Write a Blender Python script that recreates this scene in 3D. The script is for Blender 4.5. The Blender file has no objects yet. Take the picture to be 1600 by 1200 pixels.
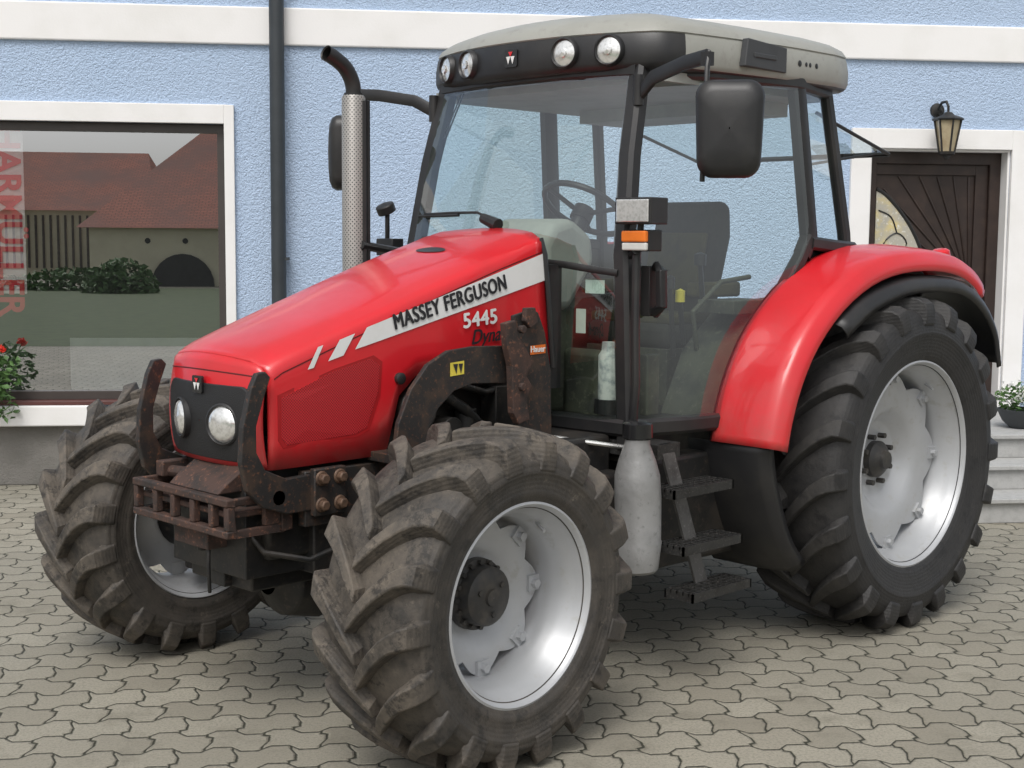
import bpy, math, random
from mathutils import Vector, Matrix
random.seed(7)
pi=math.pi
COL=bpy.context.scene.collection
# ------------------------------------------------------------------ materials
def nodes(name):
    m=bpy.data.materials.new(name); m.use_nodes=True; nt=m.node_tree
    return m,nt,nt.nodes['Principled BSDF']
def setin(b,k,v):
    if k in b.inputs: b.inputs[k].default_value=v
def Mth(nt,op,a,b=None,c=None,clamp=False):
    n=nt.nodes.new('ShaderNodeMath'); n.operation=op; n.use_clamp=clamp
    for i,x in enumerate((a,b,c)):
        if x is None: continue
        if isinstance(x,(int,float)): n.inputs[i].default_value=x
        else: nt.links.new(x,n.inputs[i])
    return n.outputs[0]
def mixc(nt,f,a,b,mode='MIX'):
    n=nt.nodes.new('ShaderNodeMix'); n.data_type='RGBA'; n.blend_type=mode
    for i,x in ((0,f),(6,a),(7,b)):
        if isinstance(x,(int,float)): n.inputs[i].default_value=x
        elif isinstance(x,tuple): n.inputs[i].default_value=(*x[:3],1)
        else: nt.links.new(x,n.inputs[i])
    return n.outputs[2]
def noise(nt,vec,scale,detail=4,rough=.55):
    n=nt.nodes.new('ShaderNodeTexNoise'); n.inputs['Scale'].default_value=scale; n.inputs['Detail'].default_value=detail; n.inputs['Roughness'].default_value=rough
    if vec is not None: nt.links.new(vec,n.inputs['Vector'])
    return n.outputs['Fac']
def ramp(nt,fac,a,b):
    n=nt.nodes.new('ShaderNodeMapRange'); n.inputs[1].default_value=a; n.inputs[2].default_value=b; n.clamp=True
    nt.links.new(fac,n.inputs[0]); return n.outputs[0]
def objco(nt): return nt.nodes.new('ShaderNodeTexCoord').outputs['Object']
def bumpn(nt,b,h,strength=.3,dist=.01):
    n=nt.nodes.new('ShaderNodeBump'); n.inputs['Strength'].default_value=strength; n.inputs['Distance'].default_value=dist
    nt.links.new(h,n.inputs['Height']); nt.links.new(n.outputs[0],b.inputs['Normal'])
def pm(name,c,rough=.5,metal=0,coat=0,c2=None,ns=6,lo=.45,hi=.65,bump=0,bs=80,bd=.003,c3=None,rv=.1,dust=None):
    m,nt,b=nodes(name); co=objco(nt)
    setin(b,'Metallic',metal); setin(b,'Coat Weight',coat); setin(b,'Coat Roughness',.06)
    f=noise(nt,co,ns,6,.6)
    col=mixc(nt,ramp(nt,f,lo,hi),c,c2 if c2 else tuple(x*.85 for x in c))
    if c3: col=mixc(nt,ramp(nt,noise(nt,co,ns*5,5,.7),.56,.68),col,c3)
    r=Mth(nt,'ADD',Mth(nt,'MULTIPLY',noise(nt,co,ns*2.3,5),rv),rough-rv/2)
    if dust: # grime rising from the lower edge: (z_clean, z_dirty, colour, amount)
        s=nt.nodes.new('ShaderNodeSeparateXYZ'); nt.links.new(co,s.inputs[0])
        d=Mth(nt,'MULTIPLY',ramp(nt,s.outputs[2],dust[0],dust[1]),ramp(nt,noise(nt,co,9,7,.7),.3,.75)); d=Mth(nt,'MULTIPLY',d,dust[3],clamp=True)
        d=Mth(nt,'ADD',d,Mth(nt,'MULTIPLY',ramp(nt,noise(nt,co,2.2,7,.75),.45,.8),dust[3]*.15),clamp=True)
        col=mixc(nt,d,col,dust[2]); r=Mth(nt,'ADD',r,Mth(nt,'MULTIPLY',d,.4))
    nt.links.new(col,b.inputs['Base Color']); nt.links.new(r,b.inputs['Roughness'])
    if bump: bumpn(nt,b,noise(nt,co,bs,5),bump,bd)
    return m
RED=pm('red_paint',(.63,.013,.021),.34,coat=.42,c2=(.57,.014,.020),ns=3,rv=.2,dust=(1.25,.92,(.20,.11,.085),.5))
BLK=pm('black_plastic',(.016,.016,.017),.42,c2=(.026,.025,.024),ns=5,bump=.1,bs=200)
BLKM=pm('black_chassis',(.012,.012,.012),.5,c2=(.030,.026,.022),ns=7,c3=(.05,.04,.032),bump=.2)
BLKG=pm('black_gloss',(.012,.012,.013),.25,coat=.3)
GREY=pm('roof_grey',(.32,.32,.29),.45,c2=(.28,.28,.25),ns=3,c3=(.27,.265,.24))
SILV=pm('silver_rim',(.47,.48,.495),.40,metal=.3,c2=(.43,.44,.45),ns=3,c3=(.41,.41,.40),rv=.06)
RUST=pm('rusty_iron',(.060,.033,.025),.75,c2=(.025,.020,.018),ns=11,c3=(.19,.085,.05),bump=.5,bs=60)
PLATE=pm('worn_bracket',(.020,.018,.017),.55,c2=(.045,.030,.022),ns=12,lo=.5,hi=.62,c3=(.13,.058,.032),bump=.3,bs=60)
BOLT=pm('bolt_rust',(.14,.085,.055),.6,metal=.3,c2=(.08,.05,.035),ns=30)
DISCK=pm('hub_dark',(.035,.034,.033),.5,c2=(.065,.058,.05),ns=20,bump=.2)
CHR=pm('metal_bright',(.62,.62,.60),.25,metal=.9)
CAN=pm('grey_canister',(.27,.27,.265),.45,metal=.25,c2=(.22,.22,.215),ns=7,c3=(.17,.17,.165),bump=.35,bs=16,bd=.012)
WHT=pm('white_decal',(.76,.76,.75),.4,c2=(.70,.70,.68))
INK=pm('dark_ink',(.02,.02,.024),.5)
ORG=pm('orange_decal',(.70,.16,.02),.4)
YEL=pm('yellow_decal',(.75,.62,.08),.4)
SEAT=pm('seat_cloth',(.035,.034,.028),.9,c2=(.025,.025,.022),ns=12,bump=.3,bs=150)
OLIVE=pm('olive_cloth',(.085,.074,.03),.9,c2=(.05,.045,.022),ns=10)
TRIM=pm('interior_trim',(.34,.345,.32),.7,c2=(.28,.285,.265),ns=5)
TRIMD=pm('interior_console',(.070,.072,.050),.7,c2=(.035,.036,.03),ns=6,c3=(.12,.12,.085))
LENS=pm('lamp_reflector',(.90,.90,.88),.10,metal=.7,c2=(.66,.66,.64),ns=70,rv=.02)
WOODD=pm('dark_wood',(.028,.017,.014),.45,c2=(.042,.026,.020),ns=10)
STONE=pm('granite_step',(.40,.40,.39),.8,c2=(.34,.34,.33),ns=20,c3=(.28,.28,.27),bump=.3,bs=200)
PLIN=pm('plinth_plaster',(.20,.19,.175),.9,c2=(.15,.145,.13),ns=3,bump=.8,bs=90,bd=.01)
WHITEP=pm('white_render',(.82,.81,.80),.8,c2=(.77,.76,.74),ns=2,bump=.25,bs=70)
LEAF=pm('leaf_green',(.07,.15,.035),.6,c2=(.04,.09,.02),ns=20)
GRASS=pm('grass',(.06,.085,.03),.9,c2=(.04,.06,.022),ns=3,c3=(.08,.09,.04))
FLR=pm('red_petal',(.75,.04,.02),.6)
FLW=pm('white_petal',(.8,.8,.76),.6)
POT=pm('pot_dark',(.05,.055,.06),.6)
def wallmat():
    m,nt,b=nodes('blue_roughcast'); co=objco(nt)
    col=mixc(nt,ramp(nt,noise(nt,co,.8,4),.35,.7),(.50,.62,.80),(.465,.59,.775))
    col=mixc(nt,ramp(nt,noise(nt,co,45,4,.7),.5,.8),col,(.43,.55,.735))
    s=nt.nodes.new('ShaderNodeSeparateXYZ'); nt.links.new(co,s.inputs[0])
    gr=Mth(nt,'MULTIPLY',ramp(nt,s.outputs[2],1.3,.4),ramp(nt,noise(nt,co,2.5,5),.4,.7)); col=mixc(nt,Mth(nt,'MULTIPLY',gr,.35),col,(.33,.38,.46))
    nt.links.new(col,b.inputs['Base Color']); b.inputs['Roughness'].default_value=.95; setin(b,'Specular IOR Level',.2)
    v=nt.nodes.new('ShaderNodeTexVoronoi'); v.inputs['Scale'].default_value=85; nt.links.new(co,v.inputs['Vector'])
    h=Mth(nt,'ADD',Mth(nt,'MULTIPLY',v.outputs['Distance'],-.5),Mth(nt,'MULTIPLY',noise(nt,co,38,6,.7),1.5))
    bumpn(nt,b,h,.8,.018); return m
BLUE=wallmat()
def tyremat(name,base,dirt,amt,R):
    m,nt,b=nodes(name); co=objco(nt)
    s=nt.nodes.new('ShaderNodeSeparateXYZ'); nt.links.new(co,s.inputs[0])
    r=Mth(nt,'SQRT',Mth(nt,'ADD',Mth(nt,'POWER',Mth(nt,'ABSOLUTE',s.outputs[0]),2.),Mth(nt,'POWER',Mth(nt,'ABSOLUTE',s.outputs[2]),2.)))
    tr=ramp(nt,r,R-.13,R-.02)
    n1=ramp(nt,noise(nt,co,4,7,.7),.36,.60); n2=ramp(nt,noise(nt,co,30,6,.75),.42,.66)
    f=Mth(nt,'MULTIPLY',Mth(nt,'ADD',Mth(nt,'MULTIPLY',n1,.75),Mth(nt,'MULTIPLY',n2,.4)),Mth(nt,'ADD',Mth(nt,'MULTIPLY',tr,.6),.34),clamp=True)
    f=Mth(nt,'MULTIPLY',f,amt,clamp=True)
    col=mixc(nt,f,base,dirt)
    col=mixc(nt,Mth(nt,'MULTIPLY',ramp(nt,noise(nt,co,12,5,.8),.53,.63),.75),col,tuple(x*.6 for x in base))
    col=mixc(nt,Mth(nt,'MULTIPLY',ramp(nt,noise(nt,co,17,6,.8),.60,.68),.5*amt),col,tuple(x*1.35 for x in dirt))
    nt.links.new(col,b.inputs['Base Color']); nt.links.new(Mth(nt,'ADD',Mth(nt,'MULTIPLY',f,.3),.55),b.inputs['Roughness'])
    bumpn(nt,b,Mth(nt,'ADD',noise(nt,co,55,6,.75),Mth(nt,'MULTIPLY',Mth(nt,'SINE',Mth(nt,'MULTIPLY',r,420.)),.10)),.55,.005)
    return m
RF=.584; RRr=.775
TYF=tyremat('front_tyre_rubber',(.027,.025,.023),(.145,.122,.097),1.0,RF)
TYR=tyremat('rear_tyre_rubber',(.017,.017,.018),(.065,.060,.054),.65,RRr)
def glassmat(name,tint,refl,base=.0,rough=0.):
    m=bpy.data.materials.new(name); m.use_nodes=True; nt=m.node_tree; nt.nodes.clear()
    o=nt.nodes.new('ShaderNodeOutputMaterial'); t=nt.nodes.new('ShaderNodeBsdfTransparent'); t.inputs[0].default_value=(*tint,1)
    g=nt.nodes.new('ShaderNodeBsdfGlossy'); g.inputs['Roughness'].default_value=rough; g.inputs[0].default_value=(.95,.97,1,1)
    ge=nt.nodes.new('ShaderNodeNewGeometry'); d=nt.nodes.new('ShaderNodeVectorMath'); d.operation='DOT_PRODUCT'
    nt.links.new(ge.outputs['Incoming'],d.inputs[0]); nt.links.new(ge.outputs['Normal'],d.inputs[1])
    c=Mth(nt,'SUBTRACT',1.,Mth(nt,'ABSOLUTE',d.outputs['Value']),clamp=True)
    f=Mth(nt,'ADD',Mth(nt,'MULTIPLY',Mth(nt,'POWER',c,5.),.9*refl),.05*refl+base,clamp=True)
    mx=nt.nodes.new('ShaderNodeMixShader'); nt.links.new(f,mx.inputs[0]); nt.links.new(t.outputs[0],mx.inputs[1]); nt.links.new(g.outputs[0],mx.inputs[2]); nt.links.new(mx.outputs[0],o.inputs[0])
    return m
CGL=glassmat('cab_glass',(.85,.92,.885),1.3,.07)
HGL=glassmat('house_window_glass',(.8,.82,.82),1.,.46)
def pavermat():
    m,nt,b=nodes('interlocking_pavers'); co=objco(nt)
    mp=nt.nodes.new('ShaderNodeMapping'); mp.inputs['Rotation'].default_value=(0,0,-math.radians(142.04)); nt.links.new(co,mp.inputs[0])
    s=nt.nodes.new('ShaderNodeSeparateXYZ'); nt.links.new(mp.outputs[0],s.inputs[0])
    PU,PV=.20,.165
    wob=Mth(nt,'MULTIPLY',Mth(nt,'SUBTRACT',noise(nt,mp.outputs[0],1.3,2),.5),.16)
    wobu=Mth(nt,'MULTIPLY',Mth(nt,'SUBTRACT',noise(nt,mp.outputs[0],1.9,2),.5),.12)
    u=Mth(nt,'ADD',Mth(nt,'DIVIDE',s.outputs[0],PU),wobu); v=Mth(nt,'ADD',Mth(nt,'DIVIDE',s.outputs[1],PV),wob)
    def trap(a):
        t=Mth(nt,'MULTIPLY',Mth(nt,'ABSOLUTE',Mth(nt,'SUBTRACT',Mth(nt,'FRACT',a),.5)),2.)
        return Mth(nt,'ADD',Mth(nt,'MULTIPLY',Mth(nt,'SUBTRACT',t,.5),2.6),.5,clamp=True)
    v2=Mth(nt,'ADD',v,Mth(nt,'MULTIPLY',trap(u),.26)); row=Mth(nt,'FLOOR',v2); fv=Mth(nt,'FRACT',v2)
    u2=Mth(nt,'ADD',Mth(nt,'ADD',u,Mth(nt,'MULTIPLY',row,.5)),Mth(nt,'MULTIPLY',trap(fv),.10)); u2=Mth(nt,'ADD',u2,.2)
    cell=Mth(nt,'FLOOR',u2); fu=Mth(nt,'FRACT',u2)
    eu=Mth(nt,'MULTIPLY',Mth(nt,'MINIMUM',fu,Mth(nt,'SUBTRACT',1.,fu)),PU); ev=Mth(nt,'MULTIPLY',Mth(nt,'MINIMUM',fv,Mth(nt,'SUBTRACT',1.,fv)),PV)
    e=Mth(nt,'ADD',Mth(nt,'MINIMUM',eu,ev),Mth(nt,'MULTIPLY',Mth(nt,'SUBTRACT',noise(nt,mp.outputs[0],60,3),.5),.008))
    stone=ramp(nt,e,.0025,.0065)
    cb=nt.nodes.new('ShaderNodeCombineXYZ'); nt.links.new(cell,cb.inputs[0]); nt.links.new(row,cb.inputs[1])
    wn=nt.nodes.new('ShaderNodeTexWhiteNoise'); nt.links.new(cb.outputs[0],wn.inputs[0])
    c=mixc(nt,wn.outputs['Value'],(.255,.232,.182),(.36,.335,.27))
    c=mixc(nt,ramp(nt,noise(nt,mp.outputs[0],.6,5),.35,.7),c,(.25,.235,.19))
    c=mixc(nt,ramp(nt,noise(nt,mp.outputs[0],90,5,.75),.46,.7),c,(.18,.168,.135))
    c=mixc(nt,Mth(nt,'MULTIPLY',ramp(nt,noise(nt,mp.outputs[0],3.2,6,.7),.53,.75),.65),c,(.13,.12,.09))
    c=mixc(nt,stone,(.040,.040,.026),c)
    nt.links.new(c,b.inputs['Base Color']); b.inputs['Roughness'].default_value=.85
    h=Mth(nt,'ADD',ramp(nt,e,.0,.011),Mth(nt,'MULTIPLY',noise(nt,mp.outputs[0],120,5,.7),.35)); h=Mth(nt,'ADD',h,Mth(nt,'MULTIPLY',wn.outputs['Value'],.15))
    bumpn(nt,b,h,.9,.008); return m
PAV=pavermat()
def tilemat():
    m,nt,b=nodes('clay_roof_tiles'); co=objco(nt)
    br=nt.nodes.new('ShaderNodeTexBrick'); br.inputs['Scale'].default_value=2.2; nt.links.new(co,br.inputs[0])
    br.inputs['Color1'].default_value=(.40,.15,.10,1); br.inputs['Color2'].default_value=(.31,.12,.085,1); br.inputs['Mortar'].default_value=(.16,.08,.06,1)
    br.inputs['Mortar Size'].default_value=.03
    c=mixc(nt,ramp(nt,noise(nt,co,.5,5),.4,.7),br.outputs[0],(.20,.11,.09))
    nt.links.new(c,b.inputs['Base Color']); b.inputs['Roughness'].default_value=.9; return m
TILE=tilemat()
# ------------------------------------------------------------------ mesh builder
class MB:
    def __init__(s): s.v=[];s.f=[];s.m=[]
    def add(s,vs,fs,mi=0):
        o=len(s.v); s.v+= [Vector(a) for a in vs]; s.f+=[tuple(o+i for i in f) for f in fs]; s.m+=[mi]*len(fs); return s
    def box(s,lo,hi,mi=0,M=None):
        x0,y0,z0=lo;x1,y1,z1=hi
        vs=[Vector(p) for p in ((x0,y0,z0),(x1,y0,z0),(x1,y1,z0),(x0,y1,z0),(x0,y0,z1),(x1,y0,z1),(x1,y1,z1),(x0,y1,z1))]
        if M is not None: vs=[M@p for p in vs]
        return s.add(vs,[(0,3,2,1),(4,5,6,7),(0,1,5,4),(1,2,6,5),(2,3,7,6),(3,0,4,7)],mi)
    def frame(s,a,b):
        d=(Vector(b)-Vector(a)).normalized(); up=Vector((0,0,1)) if abs(d.z)<.9 else Vector((1,0,0))
        x=d.cross(up).normalized(); return d,x,x.cross(d)
    def tube(s,pts,r,n=12,mi=0,cap=True,sq=None,up=None):
        pts=[Vector(p) for p in pts]; rings=[]
        for i,p in enumerate(pts):
            a=pts[max(i-1,0)]; b=pts[min(i+1,len(pts)-1)]; d,x,y=s.frame(a,b)
            if up is not None: x=d.cross(Vector(up)).normalized(); y=x.cross(d)
            rr=r[i] if isinstance(r,(list,tuple)) else r
            if sq: ring=[p+x*sq[0]*cx+y*sq[1]*cy for cx,cy in ((1,.6),(.6,1),(-.6,1),(-1,.6),(-1,-.6),(-.6,-1),(.6,-1),(1,-.6))]
            else: ring=[p+(x*math.cos(2*pi*k/n)+y*math.sin(2*pi*k/n))*rr for k in range(n)]
            rings.append(ring)
        n=len(rings[0]); vs=[q for R in rings for q in R]; fs=[]
        for i in range(len(rings)-1):
            for k in range(n): fs.append((i*n+k,i*n+(k+1)%n,(i+1)*n+(k+1)%n,(i+1)*n+k))
        if cap: fs.append(tuple(range(n))[::-1]); fs.append(tuple((len(rings)-1)*n+k for k in range(n)))
        return s.add(vs,fs,mi)
    def cyl(s,a,b,r,n=16,mi=0,r2=None): return s.tube([a,b],[r,r2 if r2 is not None else r],n,mi)
    def rev(s,prof,c,ax,n=32,mi=0,close=False):
        c=Vector(c); ax=Vector(ax).normalized(); up=Vector((0,0,1)) if abs(ax.z)<.9 else Vector((1,0,0))
        x=ax.cross(up).normalized(); y=x.cross(ax); vs=[];fs=[]
        for a,r in prof:
            for k in range(n): t=2*pi*k/n; vs.append(c+ax*a+(x*math.cos(t)+y*math.sin(t))*r)
        for i in range(len(prof)-1):
            for k in range(n): fs.append((i*n+k,i*n+(k+1)%n,(i+1)*n+(k+1)%n,(i+1)*n+k))
        return s.add(vs,fs,mi)
    def prism(s,poly,y0,y1,mi=0,plane='xz',hole=None):
        def P(a,b,c): return (a,c,b) if plane=='xz' else ((c,a,b) if plane=='yz' else (a,b,c))
        n=len(poly)
        if hole:
            h=hole; k=min(range(n),key=lambda i:(poly[i][0]-h[0][0])**2+(poly[i][1]-h[0][1])**2)
            loop=list(poly[:k+1])+[h[0]]+list(reversed(h[1:]))+[h[0]]+list(poly[k:])
        else: loop=list(poly)
        vs=[P(a,b,y0) for a,b in loop]+[P(a,b,y1) for a,b in loop]; m=len(loop)
        fs=[tuple(range(m)),tuple(range(2*m-1,m-1,-1))]; s.add(vs,fs,mi)
        for lp in ([poly,hole] if hole else [poly]):
            k=len(lp); s.add([P(a,b,y0) for a,b in lp]+[P(a,b,y1) for a,b in lp],[(i,(i+1)%k,k+(i+1)%k,k+i) for i in range(k)],mi)
        return s
    def grid(s,rows,mi=0,closed=False):
        n=len(rows[0]); vs=[p for r in rows for p in r]; fs=[]
        for i in range(len(rows)-1):
            for k in range(n if closed else n-1): fs.append((i*n+k,i*n+(k+1)%n,(i+1)*n+(k+1)%n,(i+1)*n+k))
        return s.add(vs,fs,mi)
    def out(s,name,mats,parent=None,smooth=35,bevel=0,M=None,label=None,weld=True,solid=0,segs=2):
        me=bpy.data.meshes.new(name); me.from_pydata([tuple(v) for v in s.v],[],s.f)
        mats=mats if isinstance(mats,(list,tuple)) else [mats]
        for m in mats: me.materials.append(m)
        me.polygons.foreach_set('material_index',s.m)
        import bmesh
        bm=bmesh.new(); bm.from_mesh(me)
        if weld: bmesh.ops.remove_doubles(bm,verts=bm.verts,dist=1e-5)
        bmesh.ops.recalc_face_normals(bm,faces=bm.faces); bm.to_mesh(me); bm.free()
        if smooth:
            me.polygons.foreach_set('use_smooth',[True]*len(me.polygons)); me.set_sharp_from_angle(angle=math.radians(smooth))
        ob=bpy.data.objects.new(name,me); COL.objects.link(ob)
        if parent: ob.parent=parent
        if M is not None: ob.matrix_local=M
        if solid:
            md=ob.modifiers.new('s','SOLIDIFY'); md.thickness=solid; md.offset=0
        if bevel:
            md=ob.modifiers.new('b','BEVEL'); md.width=bevel; md.segments=segs; md.limit_method='ANGLE'; md.angle_limit=math.radians(40); md.harden_normals=False
        if label: ob['label']=label
        return ob
def empty(name,label,cat,M=None,group=None):
    e=bpy.data.objects.new(name,None); e.empty_display_size=.2; COL.objects.link(e)
    if M is not None: e.matrix_world=M
    e['label']=label; e['category']=cat
    if group: e['group']=group
    return e
def top(ob,label,cat,group=None):
    ob['label']=label; ob['category']=cat
    if group: ob['group']=group
    return ob
def interp(tab,x):
    tab=sorted(tab)
    if x<=tab[0][0]: return tab[0][1]
    for (a,b),(c,d) in zip(tab,tab[1:]):
        if x<=c: return b+(d-b)*(x-a)/(c-a)
    return tab[-1][1]
def textmesh(name,body,size,mat,parent,M,weight=0,sx=1,shear=0,fn=None,extr=.001,align='LEFT',bold=0,track=1.0):
    t=bpy.data.curves.new(name,'FONT'); t.body=body; t.size=size; t.offset=weight; t.extrude=extr; t.shear=shear; t.align_x=align; t.space_character=track
    ob=bpy.data.objects.new(name+'_src',t); COL.objects.link(ob); bpy.context.view_layer.update()
    me=bpy.data.meshes.new_from_object(ob.evaluated_get(bpy.context.evaluated_depsgraph_get()))
    bpy.data.objects.remove(ob)
    V=[v.co.copy() for v in me.vertices]; Fc=[tuple(p.vertices) for p in me.polygons]
    vs=[];fs=[]
    offs=[(0,0)] if not bold else [(-bold,0),(bold,0),(0,bold*.6),(0,-bold*.6)]
    for i,(ox,oy) in enumerate(offs):
        o=len(vs)
        for c in V:
            p=M@Vector((c.x*sx+ox,c.y+oy,c.z+.00015*i)); vs.append(tuple(fn(p) if fn else p))
        fs+=[tuple(o+k for k in f_) for f_ in Fc]
    me=bpy.data.meshes.new(name); me.from_pydata(vs,[],fs); me.materials.append(mat)
    o=bpy.data.objects.new(name,me); COL.objects.link(o); o.parent=parent; return o
def rrect(hw,hh,r,n=6,sub=1):
    P=[]
    for cx,cz,a0 in ((hw-r,hh-r,0),(-hw+r,hh-r,90),(-hw+r,-hh+r,180),(hw-r,-hh+r,270)):
        for k in range(n+1): a=math.radians(a0+90*k/n); P.append((cx+r*math.cos(a),cz+r*math.sin(a)))
    if sub>1:
        Q=[]; m=len(P)
        for i in range(m):
            a=P[i]; c=P[(i+1)%m]; L=math.hypot(c[0]-a[0],c[1]-a[1]); k=sub if L>r*.6 else 1
            for j in range(k): Q.append((a[0]+(c[0]-a[0])*j/k,a[1]+(c[1]-a[1])*j/k))
        P=Q
    return P
def catmull(P,k=4):
    P=[Vector(p) for p in P]; o=[]
    for i in range(len(P)-1):
        p0=P[max(0,i-1)];p1=P[i];p2=P[i+1];p3=P[min(len(P)-1,i+2)]
        for j in range(k):
            t=j/k; o.append(.5*((2*p1)+(p2-p0)*t+(2*p0-5*p1+4*p2-p3)*t*t+(3*p1-p0-3*p2+p3)*t**3))
    o.append(P[-1]); return o
# ------------------------------------------------------------------ camera
yaw,pitch,roll,f=3.9330,.1044,-.0079,2162.73
cy,sy,cp,sp=math.cos(yaw),math.sin(yaw),math.cos(pitch),math.sin(pitch)
F=Vector((cy*cp,sy*cp,-sp)); R0=Vector((sy,-cy,0)); D0=F.cross(R0); cr,sr=math.cos(roll),math.sin(roll)
Rv=cr*R0+sr*D0; Dv=-sr*R0+cr*D0
cam=bpy.data.cameras.new('camera'); co=bpy.data.objects.new('camera',cam); COL.objects.link(co)
Mc=Matrix((( Rv.x,-Dv.x,-F.x,5.6889),(Rv.y,-Dv.y,-F.y,4.2831),(Rv.z,-Dv.z,-F.z,1.7621),(0,0,0,1)))
co.matrix_world=Mc; cam.sensor_width=36; cam.lens=36*f/1600; cam.clip_end=500; cam.clip_start=.05
bpy.context.scene.camera=co
# ------------------------------------------------------------------ light
W=bpy.data.worlds.new('World'); bpy.context.scene.world=W; W.use_nodes=True; nt=W.node_tree; bg=nt.nodes['Background']
sky=nt.nodes.new('ShaderNodeTexSky'); sky.sky_type='NISHITA'; sky.sun_disc=False; sky.dust_density=4; sky.air_density=1
hs=nt.nodes.new('ShaderNodeHueSaturation'); hs.inputs['Saturation'].default_value=.20; hs.inputs['Value'].default_value=1.12
nt.links.new(sky.outputs[0],hs.inputs['Color']); nt.links.new(hs.outputs[0],bg.inputs[0]); bg.inputs[1].default_value=.15
sl=bpy.data.lights.new('sun','SUN'); sl.energy=1.4; sl.angle=math.radians(28); sl.color=(1,.97,.93)
so=bpy.data.objects.new('sun',sl); COL.objects.link(so); sd=Vector((.75,.45,1.25)).normalized(); so.rotation_euler=sd.to_track_quat('Z','Y').to_euler(); so.location=(5,5,10)
sky.sun_rotation=math.atan2(sd.x,sd.y); sky.sun_elevation=math.asin(sd.z)
sc=bpy.context.scene; sc.view_settings.view_transform='Standard'; sc.view_settings.look='None'; sc.view_settings.exposure=0
# ------------------------------------------------------------------ ground
g=MB().grid([[(-150+300*i/10,-150+300*j/10,0) for i in range(11)] for j in range(11)]).out('ground',PAV,smooth=0); g['kind']='structure'
# ------------------------------------------------------------------ house
O=Vector((1.46,-5.16,0)); HM=Matrix.Translation(O)@Matrix.Rotation(math.radians(142.04),4,'Z')
lw=MB().grid([[(-30,-38,.004),(25,-38,.004)],[(-30,-12.5,.004),(25,-12.5,.004)]]).out('lawn',GRASS,smooth=0,M=HM); lw['kind']='structure'
house=empty('house','light blue roughcast house with white bands and dark wooden door','house',HM)
wl=MB()
def hb(b,s0,s1,z0,z1,o0,o1,mi=0): b.box((s0,-max(o0,o1),z0),(s1,-min(o0,o1),z1),mi)
T=-.35
WZ0,WZ1=.60,2.56
for a in [(-9,-1.6,.43,3.10),(1.60,6.32,.43,3.10),(7.42,15,.43,3.10),(-1.6,1.60,WZ1,3.10),(6.32,7.42,2.46,3.10),(-9,15,3.36,6.4)]: hb(wl,a[0],a[1],a[2],a[3],T,0)
hb(wl,-1.6,1.6,.43,.58,T,0)
wl.out('wall',BLUE,house,smooth=0)
b=MB(); hb(b,-9,6.17,0,.43,T,.03); hb(b,7.57,15,0,.43,T,.03); b.out('plinth',PLIN,house,smooth=0,bevel=.008)
b=MB(); hb(b,-9,15,3.10,3.36,T,.03); b.out('band_course',WHITEP,house,smooth=0,bevel=.01)
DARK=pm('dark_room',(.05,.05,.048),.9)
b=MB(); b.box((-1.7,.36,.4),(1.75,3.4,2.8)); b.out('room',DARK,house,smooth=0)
win=MB(); 
hb(win,-1.6,1.60,2.55,2.68,.0,.035); hb(win,1.60,1.67,.60,2.68,.0,.035); hb(win,-1.67,-1.6,.6,2.68,0,.035)
wf=win.out('window',WHITEP,house,smooth=0,bevel=.004,label='large shop window with white surround')
b=MB()
for s0,s1,z0,z1 in ((-1.6,1.6,2.49,2.55),(-1.6,1.6,.60,.66),(1.545,1.6,.66,2.49),(-1.6,-1.54,.66,2.49)):
    hb(b,s0,s1,z0,z1,-.12,-.04)
b.out('frame',pm('window_frame_brown',(.06,.05,.045),.4),wf,smooth=0,bevel=.003)
b=MB(); 
b.grid([[(-1.6,.085,.62),(1.6,.085,.62)],[(-1.6,.085,2.52),(1.6,.085,2.52)]]); b.out('pane',HGL,wf,smooth=0)
b=MB(); hb(b,-1.75,.72,.43,.575,.032,.12); b.out('sill',WHITEP,wf,smooth=0,bevel=.01)
b=MB(); hb(b,-1.6,1.6,.578,.60,-.1,.1); b.out('sill_cover',pm('sill_brown',(.10,.035,.03),.5),wf,smooth=0)
b=MB(); b.box((-.30,.11,1.35),(.20,.115,2.49)); bn=b.out('banner',pm('banner_cloth',(.85,.84,.83),.8),house,smooth=0,label='white hanging banner with red lettering')
textmesh('lettering','HARMÜLLER',.24,pm('banner_red',(.80,.06,.10),.7),bn,Matrix(((0,1,0,.015),(0,0,-1,.105),(-1,0,0,2.53),(0,0,0,1))),weight=.006)
b=MB(); b.box((.45,.30,.60),(1.5,.32,1.02)); b.out('window_screen',pm('pale_screen',(.40,.42,.41),.8),house,smooth=0)
# downpipe
b=MB(); b.cyl((1.975,-.10,1.2),(1.975,-.10,6.4),.052,20); b.cyl((1.975,-.10,0.0),(1.975,-.10,1.22),.058,20)
for z in (1.22,4.8): b.cyl((1.975,-.10,z-.02),(1.975,-.10,z+.02),.064,20); b.box((1.96,-.06,z-.012),(1.99,0,z+.012))
b.box((1.93,-.13,1.60),(2.05,-.02,1.62))
b.out('downpipe',pm('pipe_dark_grey',(.035,.042,.048),.5),house)
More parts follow.
